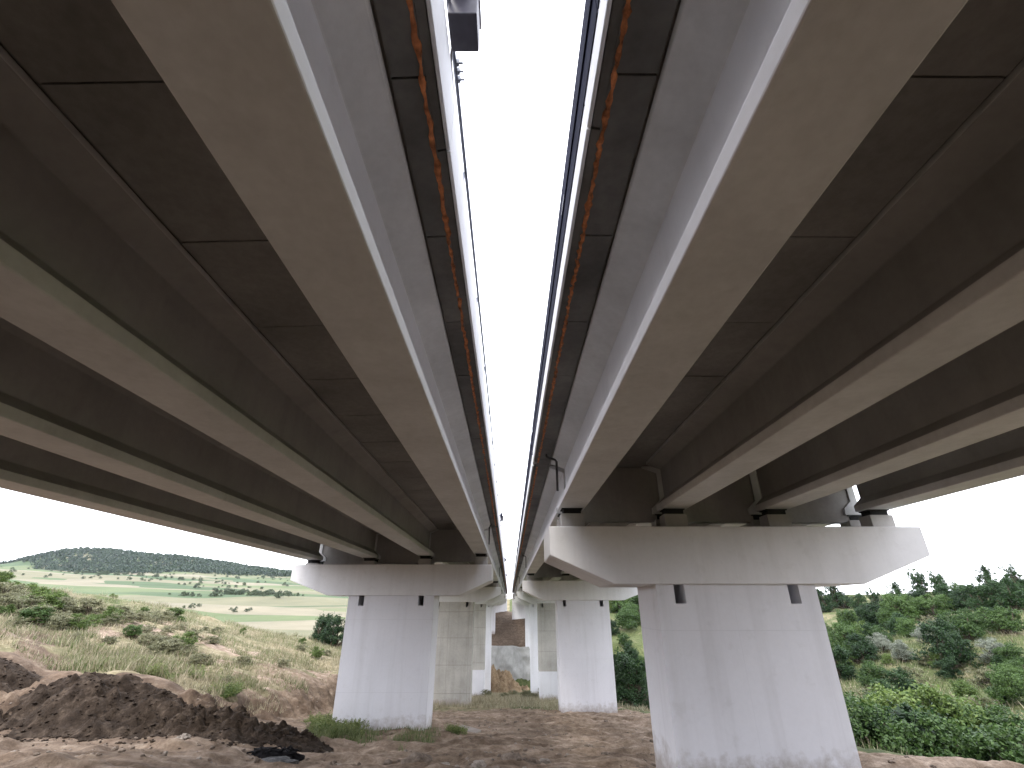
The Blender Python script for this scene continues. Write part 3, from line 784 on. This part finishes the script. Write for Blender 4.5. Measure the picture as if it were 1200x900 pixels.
# slope across the ravine
for px, d, s, k, lab in [
    (985, 58, 2.6, 'shrub_dark', 'wide dark shrub on the far slope beside the pier edge'),
    (1000, 66, 2.6, 'shrub_mid', 'green shrub on the far slope just above the wide dark one'),
    (1015, 60, 2.2, 'shrub_dark', 'dark low shrub next to the silvery bush on the far slope'),
    (1036, 62, 1.8, 'shrub_silver', 'silvery pale bush on the far slope, the palest one'),
    (1062, 56, 1.7, 'shrub_silver', 'grey-green pale bush below the silvery one on the far slope'),
    (1066, 46, 2.0, 'shrub_dark', 'small dark bush in the grass below the silvery pair'),
    (1090, 60, 1.9, 'shrub_silver', 'pale bush in the middle of the far slope grass'),
    (1118, 52, 2.9, 'shrub_dark', 'large dark bush on the middle of the far slope'),
    (1135, 58, 2.6, 'shrub_mid', 'green bush beside the large dark one on the far slope'),
    (1122, 60, 2.0, 'shrub_silver', 'silver-leaved bush showing through the large dark bush'),
    (1162, 72, 2.9, 'shrub_dark', 'big dark tree-like shrub high on the far slope'),
    (1192, 70, 2.9, 'shrub_dark', 'big dark shrub at the picture edge high on the far slope'),
    (1175, 50, 1.9, 'shrub_silver', 'pale grey bush low on the slope at the picture edge'),
    (1140, 78, 2.8, 'shrub_dark', 'dark shrub under the slender crest tree'),
    (1100, 80, 2.8, 'shrub_mid', 'rounded green shrub under the crest row'),
    (1060, 80, 3.0, 'shrub_mid', 'green shrub on the crest line in the middle of the slope'),
    (1030, 84, 2.6, 'shrub_dark', 'dark shrub on the crest line nearer the pier'),
    (1010, 44, 1.7, 'shrub_grey', 'grey-green scrub in the dry grass beside the pier'),
    (1040, 41, 1.8, 'shrub_grey', 'dull scrub in the dry grass above the thicket'),
    (1165, 44, 1.8, 'shrub_grey', 'dull scrub in the dry grass towards the picture edge'),
    (1185, 58, 2.4, 'shrub_mid', 'green bush under the big dark shrub at the picture edge'),
    (735, 150, 6.0, 'shrub_mid', 'bright green shrub at the top of the gap between the piers'),
    (752, 146, 5.5, 'shrub_mid', 'green shrub at the top of the gap against the big pier'),
    (722, 158, 6.0, 'shrub_lime', 'light green shrub beside the edge of the second pier'),
    (730, 78, 2.4, 'shrub_dark', 'dark shrub in the yellow grass between the piers')]:
    plant(k, px, d, s, lab, GH)
for px, d, s, lab in [(982, 128, 3.4, 'airy tree on the crest beside the cap end'), (1062, 96, 2.7, 'airy tree of the crest row, first from the pier'), (1086, 98, 3.0, 'airy tree in the middle of the crest row'),
                      (1108, 95, 2.7, 'airy tree at the end of the crest row'), (1170, 82, 2.5, 'slender tall tree standing alone on the crest'), (1198, 82, 2.3, 'slender tall tree on the crest cut by the picture edge'),
                      (1032, 108, 2.5, 'small airy tree on the crest between pier and crest row')]:
    plant('tree_thin', px, d, s, lab, 'thin trees along the crest')
# random scrub between them
for i in range(92):
    px = random.uniform(966, 1205); d = random.uniform(34, 95)
    plant(random.choice(['shrub_grey', 'shrub_mid', 'shrub_mid', 'shrub_dark', 'shrub_lime']), px, d, random.uniform(.5, 1.3)*(1 + d/110), 'low scrub bush in the dry grass across the ravine', 'low scrub across the ravine', parts=False)
for px, d, s, lab in [(968, 124, 3.2, 'dark shrub on the crest directly beside the cap end'), (992, 126, 2.8, 'dark shrub on the crest, second from the cap end'), (1012, 118, 2.8, 'low dark shrub on the crest between cap end and crest row'),
                      (1046, 90, 2.6, 'dark shrub under the first tree of the crest row'), (1078, 88, 3.0, 'dense shrub under the middle of the crest row'), (1120, 84, 3.0, 'dense dark shrub between crest row and slender tree')]:
    plant('shrub_dark', px, d, s, lab, GH)
for i in range(20):
    px = random.uniform(705, 768); d = random.uniform(125, 190)
    plant(random.choice(['shrub_mid', 'shrub_lime', 'shrub_mid', 'shrub_dark']), px, d, random.uniform(2, 4.5), 'green bush high in the gap between the two ravine-side piers', 'bushes high between the piers', parts=False)
for i in range(12):
    px = random.uniform(712, 768); d = random.uniform(60, 125)
    plant(random.choice(['shrub_dark', 'shrub_mid']), px, d, random.uniform(1.2, 2.6), 'green scrub bush in the strip between the two piers', 'scrub between the piers', parts=False)
# open grassy bank on the heap side
for px, d, s, k, lab in [
    (22, 27, 1.5, 'shrub_grey', 'grey-green tall scrub on the bank at the picture edge'), (45, 29, 1.6, 'shrub_lime', 'yellow-green bush on the bank near the picture edge'),
    (70, 30, 1.5, 'shrub_grey', 'dusty grey-green bush on the bank crest'), (38, 25, .9, 'shrub_mid', 'dark green bush low on the bank near the picture edge'),
    (105, 31, 1.4, 'shrub_grey', 'dusty bush in the middle of the bank crest'), (90, 26, 1.0, 'shrub_lime', 'yellow-green small bush low on the bank'),
    (140, 33, 1.3, 'shrub_grey', 'dusty rounded bush on the bank, next to yellow growth'), (182, 36, 1.2, 'shrub_grey', 'dull bush on the falling side of the bank'),
    (205, 40, 1.3, 'shrub_lime', 'yellow-green bush where the bank dips to the fields'), (155, 28, .7, 'shrub_mid', 'small dark green bush in the dry bank grass'),
    (130, 25, .6, 'shrub_grey', 'small dull bush above the bare clay face'), (185, 29, .6, 'shrub_grey', 'small dull bush alone on the lower bank'),
    (250, 34, .8, 'shrub_grey', 'low dull scrub on the lower bank towards the pier'), (285, 30, .8, 'shrub_grey', 'low dull scrub at the bank rim near the clay cut'),
    (5, 30, 1.7, 'shrub_grey', 'grey bush cut by the picture edge on the bank')]:
    plant(k, px, d, s*.85, lab, 'bushes on the grassy bank', sz=.75)
for i in range(58):
    px = random.uniform(0, 300)*random.uniform(.6, 1); d = random.uniform(25, 42)
    plant(random.choice(['shrub_grey', 'shrub_grey', 'shrub_grey', 'shrub_grey', 'shrub_lime']), px, d, random.uniform(.45, 1.05), 'grey-green scrub in the dense band on top of the bank', 'scrub band on the bank', parts=False, sz=.85)
for i in range(34):
    px = random.uniform(0, 385); d = random.uniform(23, 58)
    plant(random.choice(['shrub_grey', 'shrub_grey', 'shrub_grey', 'shrub_lime']), px, d, random.uniform(.3, .75), 'low dusty scrub in the dry grass of the bank', 'low scrub on the bank', parts=False)
plant('shrub_dark', 377, 62, 2.0, 'dark green bush in the meadow, the one further from the pier', 'pair of round bushes beside the pier')
plant('shrub_dark', 391, 60, 2.1, 'dark green bush in the meadow touching the pier edge', 'pair of round bushes beside the pier')
# leafy weeds
for i in range(30):
    px = random.triangular(360, 455, 385); d = random.uniform(17.5, 22)
    plant('weed', px, d, random.choice([.25, .3, .4, .5, .6]), 'leafy green weed at the foot of the pale pier', 'weeds round the pier foot', parts=False)
for px, d, s in [(535, 20, .45), (541, 20.5, .4), (528, 20.3, .35), (385, 20, .6), (398, 19, .5)]:
    plant('weed', px, d, s, 'small green weed on the bare soil by the pier', 'weeds on the soil by the pier', parts=False)
for i in range(16):
    px = random.choice([random.uniform(118, 200), random.uniform(225, 275)]); d = random.uniform(21, 23.5)
    plant('weed', px, d, random.uniform(.4, .8), 'leafy green weed on the clay rim behind the soil heap', 'weeds on the clay rim', parts=False)
for i in range(10):
    px = random.uniform(520, 640); d = random.uniform(60, 85)
    plant('shrub_grey', px, d, random.uniform(.6, 1.2), 'dry straw-coloured scrub down the slope between the viaducts', 'dry scrub between the viaducts', parts=False)

# grass: one mass
def grass(name, n, xf, hmin, hmax, wid, mat, label, test):
    P = xf(n); x, y = P[:, 0], P[:, 1]
    ok = test(x, y); x, y = x[ok], y[ok]; z = height(x, y); m = len(x)
    h = RNG.uniform(hmin, hmax, m) * (.5 + 1.2*np.clip(fbm(x/1.6, y/1.6, 3)+.35, 0, 1)); a = RNG.uniform(0, 2*PI, m)
    w_ = wid*RNG.uniform(.6, 1.4, m); lx = RNG.normal(0, .35, m)*h; ly = RNG.normal(0, .35, m)*h
    dx, dy = np.cos(a)*w_, np.sin(a)*w_
    V = np.stack([np.stack([x-dx, y-dy, z-.03], -1), np.stack([x+dx, y+dy, z-.03], -1), np.stack([x+lx, y+ly, z+h], -1)], 1).reshape(-1, 3)
    o = link(bpy.data.objects.new(name, mesh_np(name, V, np.arange(3*m).reshape(m, 3), mat)))
    return tag(o, label, 'grass', None, 'stuff')
bank_pts = lambda n: np.stack([-(10 + 45*RNG.random(n)**1.2), 20 + 55*RNG.random(n)**1.5], -1)
gtest = lambda x, y: (y > 22.6) & (bank_mask(x, y) > .94 + fbm(x/2.3, y/2.3, 3)*.35) & (fbm(x/3+3, y/3, 3) > -.28)
grass('grass', 90000, bank_pts, .16, .5, .022, M['blade'], 'dry straw grass covering the bank behind the soil heap', gtest)
grass('grass', 80000, bank_pts, .14, .48, .022, M['blade_green'], 'greyish green grass among the straw on the bank', lambda x, y: gtest(x, y) & (fbm(x/3.5+30, y/3.5, 3) > -.12))
rav_pts = lambda n: np.stack([9 + 75*RNG.random(n)**1.2, 10 + 95*RNG.random(n)], -1)
grass('grass', 45000, rav_pts, .2, .6, .03, M['blade'], 'yellow dry grass on the ravine slopes', lambda x, y: (x > edge_x(y) + 1.2 + fbm(x, y, 2)) & (fbm(x/6, y/6, 3) > -.2))
grass('grass', 90000, rav_pts, .25, .7, .035, M['blade_green'], 'green grass on the ravine slopes', lambda x, y: (x > edge_x(y) + 1.5) & (fbm(x/7+11, y/7, 3) > -.15))
foot_pts = lambda n: np.stack([-8.9 + 6*RNG.random(n), 20 + 6*RNG.random(n)], -1)
grass('grass', 5000, foot_pts, .1, .32, .016, M['blade_green'], 'green grass between the weeds at the pier foot', lambda x, y: (fbm(x/1.2, y/1.2, 2) > -.05) & (y < 25.6) & (y > 21 + fbm(x, y, 2)*3))
face_pts = lambda n: np.stack([-(9.5 + 17*RNG.random(n)), 19 + 10*RNG.random(n)], -1)
grass('grass', 14000, face_pts, .08, .3, .016, M['blade'], 'thin dry grass on the bare clay face', lambda x, y: (y > 22.4) & (bank_mask(x, y) > .3) & (fbm(x/1.4+8, y/1.4, 3) > .08))
mid_pts = lambda n: np.stack([-12 + 24*RNG.random(n), 44 + 50*RNG.random(n)], -1)
grass('grass', 22000, mid_pts, .2, .55, .03, M['blade'], 'straw-coloured grass beyond the bare soil under the viaducts', lambda x, y: dirt_mask(x, y) < .4)
# far trees in the valley: single ones and hedge rows
def far_tree(x, y, s, lab, grp): plant('far', 0, 0, s, lab, grp, parts=False, pos=(x, y, float(height0(x, y))))
def line(px0, d0, px1, d1, n, s, lab, grp, jit=4):
    for i in range(n):
        t = (i + random.random())/n; px = mix(px0, px1, t); d = mix(d0, d1, t)
        x = (px-597)*d/F_PX; y = d/CTH
        far_tree(x + random.gauss(0, jit), y + random.gauss(0, jit), s*.58*random.uniform(.55, 1.35), lab, grp)
line(245, 470, 318, 330, 46, 5, 'dark tree in the long wooded strip across the valley fields', 'trees of the valley strip', 9)
line(60, 620, 230, 600, 30, 5, 'tree of the hedge row under the wooded hill', 'trees of the upper hedge row', 9)
line(200, 330, 250, 330, 14, 3.4, 'tree of the short hedge between two valley fields', 'trees of the short hedge', 4)
line(325, 380, 350, 370, 12, 3.6, 'tree of the small clump near the viaduct pier cap', 'trees of the small valley clump', 4)
line(225, 240, 300, 235, 9, 2.6, 'lone bush at the edge of the pale field', 'lone bushes in the valley', 6)
for i in range(190):
    px = random.uniform(-40, 345); d = random.uniform(480, 930); x = (px-597)*d/F_PX; y = d/CTH
    far_tree(x, y, random.uniform(1.1, 2.9), 'scattered tree on the rising fields below the wooded hill', 'scattered trees below the hill')
# wood on the hill
nT = 9000
hx = RNG.uniform(-1900, -250, nT*3); hy = RNG.uniform(1010, 1420, nT*3)
lo = np.interp(hx, [-1900, -1500, -1250, -1130, -960, -560, -250], [1200, 1235, 1235, 1170, 1040, 1090, 1180]) + fbm(hx/70, hy/70, 3)*70
ok = hy > lo; hx, hy = hx[ok][:nT], hy[ok][:nT]; hz = height0(hx, hy)
Vl = []
nq = 13
rgf = np.random.default_rng(9)
ctr = np.stack([hx, hy, hz], -1)
sz_ = rgf.uniform(2.6, 5.4, len(hx))
pp = rgf.standard_normal((len(hx), nq, 3)); pp /= np.linalg.norm(pp, axis=2)[..., None]
pp = pp*rgf.uniform(.5, 1, (len(hx), nq, 1))*sz_[:, None, None]*np.array([.85, .85, 1.0])
cen = ctr[:, None, :] + pp + np.array([0, 0, 1])*sz_[:, None, None]*.95
t1 = rgf.standard_normal(cen.shape); t1 /= np.linalg.norm(t1, axis=2)[..., None]
t2 = np.cross(t1, rgf.standard_normal(cen.shape)); t2 /= np.linalg.norm(t2, axis=2)[..., None]
ls = sz_[:, None, None]*.42
Vq = np.stack([cen-t1*ls, cen-t2*ls, cen+t1*ls, cen+t2*ls], 2).reshape(-1, 3)
wo = link(bpy.data.objects.new('hill_forest', mesh_np('hill_forest', Vq, np.arange(len(Vq)).reshape(-1, 4), M['leaf_far'])))
tag(wo, 'dark green wood covering the far hill', 'forest', None, 'stuff')

# loose clods and stones, too many to count
import bmesh
def scatter_clods(name, n, mat, smin, smax, label):
    base = [rock_mesh('clod_source', 40+i, mat) for i in range(4)]
    lo = []
    for me in base:
        bm = bmesh.new(); bm.from_mesh(me)
        bmesh.ops.unsubdivide(bm, verts=bm.verts, iterations=2); bmesh.ops.triangulate(bm, faces=bm.faces)
        bm.verts.ensure_lookup_table()
        lo.append((np.array([v.co for v in bm.verts]), np.array([[v.index for v in f.verts] for f in bm.faces]))); bm.free(); bpy.data.meshes.remove(me)
    x = RNG.uniform(-26, 13, n*3); y = 9 + 36*RNG.random(n*3)**1.6
    ok = (dirt_mask(x, y) > .4) & (fbm(x/2.2, y/1.2, 3) > -.12); x, y = x[ok][:n], y[ok][:n]; z = height(x, y)
    Vs, Fs, o = [], [], 0
    for i in range(len(x)):
        v, f = lo[i % 4]; s_ = smin + (smax-smin)*random.random()**3; a = random.random()*6.28
        R = np.array([[math.cos(a), -math.sin(a), 0], [math.sin(a), math.cos(a), 0], [0, 0, 1]])
        Vs.append((v*np.array([s_, s_*random.uniform(.6, 1), s_*.8]))@R.T + (x[i], y[i], z[i]+s_*.12)); Fs.append(f+o); o += len(v)
    return tag(link(bpy.data.objects.new(name, mesh_np(name, np.concatenate(Vs), np.concatenate(Fs), mat))), label, None, None, 'stuff')
scatter_clods('clods', 2400, M['clod'], .015, .10, 'loose brown clods strewn over the bare soil')
hv = np.array([v.co[:] for v in SH.data.vertices]); pick = RNG.choice(len(hv), 4000)
Vs, Fs, o_ = [], [], 0
src = rock_mesh('clod_source', 51, M['heap']); bm = bmesh.new(); bm.from_mesh(src); bmesh.ops.unsubdivide(bm, verts=bm.verts, iterations=2); bmesh.ops.triangulate(bm, faces=bm.faces)
bm.verts.ensure_lookup_table(); cv = np.array([v.co for v in bm.verts]); cf = np.array([[v.index for v in f.verts] for f in bm.faces]); bm.free(); bpy.data.meshes.remove(src)
for p in hv[pick]:
    a_, s_ = random.random()*6.28, .012 + .055*random.random()**2.5
    R = np.array([[math.cos(a_), -math.sin(a_), 0], [math.sin(a_), math.cos(a_), 0], [0, 0, 1]])
    Vs.append((cv*np.array([s_, s_*random.uniform(.6, 1), s_*random.uniform(.6, 1)]))@R.T + p); Fs.append(cf+o_); o_ += len(cv)
for i in range(2200):
    ux = random.triangular(6, 24, 11); x_, y_ = -ux, 20.0 - .04*(ux-12) - abs(random.gauss(1.4, .8))
    a_, s_ = random.random()*6.28, .012 + .06*random.random()**2.5
    R = np.array([[math.cos(a_), -math.sin(a_), 0], [math.sin(a_), math.cos(a_), 0], [0, 0, 1]])
    Vs.append((cv*np.array([s_, s_*.8, s_*.8]))@R.T + np.array([x_, y_, float(height(x_, y_)) + s_*.2])); Fs.append(cf+o_); o_ += len(cv)
hc = link(bpy.data.objects.new('clods', mesh_np('clods', np.concatenate(Vs), np.concatenate(Fs), M['heap']))); hc.parent = SH; hc['kind'] = 'stuff'
scatter_clods('pebbles', 900, M['rock'], .015, .07, 'pale pebbles strewn over the bare soil')

# ------------------------------------------------------------------ light, sky, air, camera
w = bpy.data.worlds.new('World'); scene.world = w; w.use_nodes = True
nt = w.node_tree; bg = nt.nodes['Background']
SUN_EL, SUN_ROT = math.radians(52), math.radians(205)
sky = nt.nodes.new('ShaderNodeTexSky'); sky.sky_type = 'NISHITA'; sky.sun_disc = False
sky.sun_elevation = SUN_EL; sky.sun_rotation = SUN_ROT; sky.air_density = 1.0; sky.dust_density = 3.0; sky.ozone_density = 1.0
tc = nt.nodes.new('ShaderNodeTexCoord')
cl = nt.nodes.new('ShaderNodeTexNoise'); cl.inputs['Scale'].default_value = 2.2; cl.inputs['Detail'].default_value = 6
mp = nt.nodes.new('ShaderNodeMapping'); mp.inputs['Scale'].default_value = (1, 1, 2.5)
nt.links.new(tc.outputs['Generated'], mp.inputs['Vector']); nt.links.new(mp.outputs[0], cl.inputs['Vector'])
cr = nt.nodes.new('ShaderNodeValToRGB'); nt.links.new(cl.outputs['Fac'], cr.inputs['Fac'])
cr.color_ramp.elements[0].position = .3; cr.color_ramp.elements[0].color = (.90, .91, .95, 1)
cr.color_ramp.elements[1].position = .7; cr.color_ramp.elements[1].color = (1.06, 1.06, 1.08, 1)
mx = nt.nodes.new('ShaderNodeMix'); mx.data_type = 'RGBA'; mx.inputs[0].default_value = .88
nt.links.new(sky.outputs[0], mx.inputs[6]); sxz = nt.nodes.new('ShaderNodeSeparateXYZ'); nt.links.new(tc.outputs['Generated'], sxz.inputs[0])
er = nt.nodes.new('ShaderNodeValToRGB'); nt.links.new(sxz.outputs['Z'], er.inputs['Fac'])
er.color_ramp.elements[0].position = 0; er.color_ramp.elements[0].color = (12.5, 12.6, 13.2, 1)
er.color_ramp.elements[1].position = 1; er.color_ramp.elements[1].color = (8.6, 8.8, 9.4, 1)
e2 = er.color_ramp.elements.new(.38); e2.color = (8.4, 8.5, 9.0, 1)
em = nt.nodes.new('ShaderNodeMix'); em.data_type = 'RGBA'; em.blend_type = 'MULTIPLY'; em.inputs[0].default_value = 1
nt.links.new(er.outputs[0], em.inputs[6]); nt.links.new(cr.outputs[0], em.inputs[7]); nt.links.new(em.outputs[2], mx.inputs[7])
nt.links.new(mx.outputs[2], bg.inputs['Color']); bg.inputs['Strength'].default_value = .12
sun = bpy.data.lights.new('sun', 'SUN'); sun.energy = .6; sun.angle = math.radians(12); sun.color = (1, .96, .9)
so = link(bpy.data.objects.new('sun', sun))
# direction towards the sun, matching the sky texture's rotation (clockwise from +Y)
sd = (math.sin(SUN_ROT)*math.cos(SUN_EL), math.cos(SUN_ROT)*math.cos(SUN_EL), math.sin(SUN_EL))
from mathutils import Vector
so.rotation_euler = Vector(sd).to_track_quat('Z', 'Y').to_euler()

hm = bpy.data.materials.new('air'); hm.use_nodes = True
hn = hm.node_tree; hn.nodes.remove(hn.nodes['Principled BSDF'])
pv = hn.nodes.new('ShaderNodeVolumePrincipled'); pv.inputs['Density'].default_value = .000035; pv.inputs['Color'].default_value = (.80, .88, .97, 1)
hn.links.new(pv.outputs[0], hn.nodes['Material Output'].inputs['Volume'])
hz_b = MB(); hz_b.box(-5400, 4400, -1000, 5400, -25, 190)
hz_o = hz_b.build('haze', hm); tag(hz_o, 'thin pale haze between the viaducts and the far hill', None, None, 'stuff')
cy_ = scene.cycles; cy_.volume_bounces = 1

cam = bpy.data.cameras.new('camera'); cam.sensor_width = 36; cam.lens = F_PX/1200*36; cam.clip_start = .05; cam.clip_end = 12000
co = link(bpy.data.objects.new('camera', cam)); co.rotation_euler = (math.radians(90+25.5), 0, math.radians(-.28))
scene.camera = co
scene.view_settings.view_transform = 'Standard'; scene.view_settings.look = 'None'; scene.view_settings.gamma = 1; scene.view_settings.exposure = 2.05
scene.view_settings.use_curve_mapping = False
scene.render.engine = 'CYCLES'
cy = scene.cycles
cy.max_bounces = 8; cy.diffuse_bounces = 7; cy.glossy_bounces = 2; cy.transmission_bounces = 3; cy.transparent_max_bounces = 4
cy.use_denoising = True
try: cy.denoiser = 'OPENIMAGEDENOISE'
except Exception: pass
cy.caustics_reflective = False; cy.caustics_refractive = False
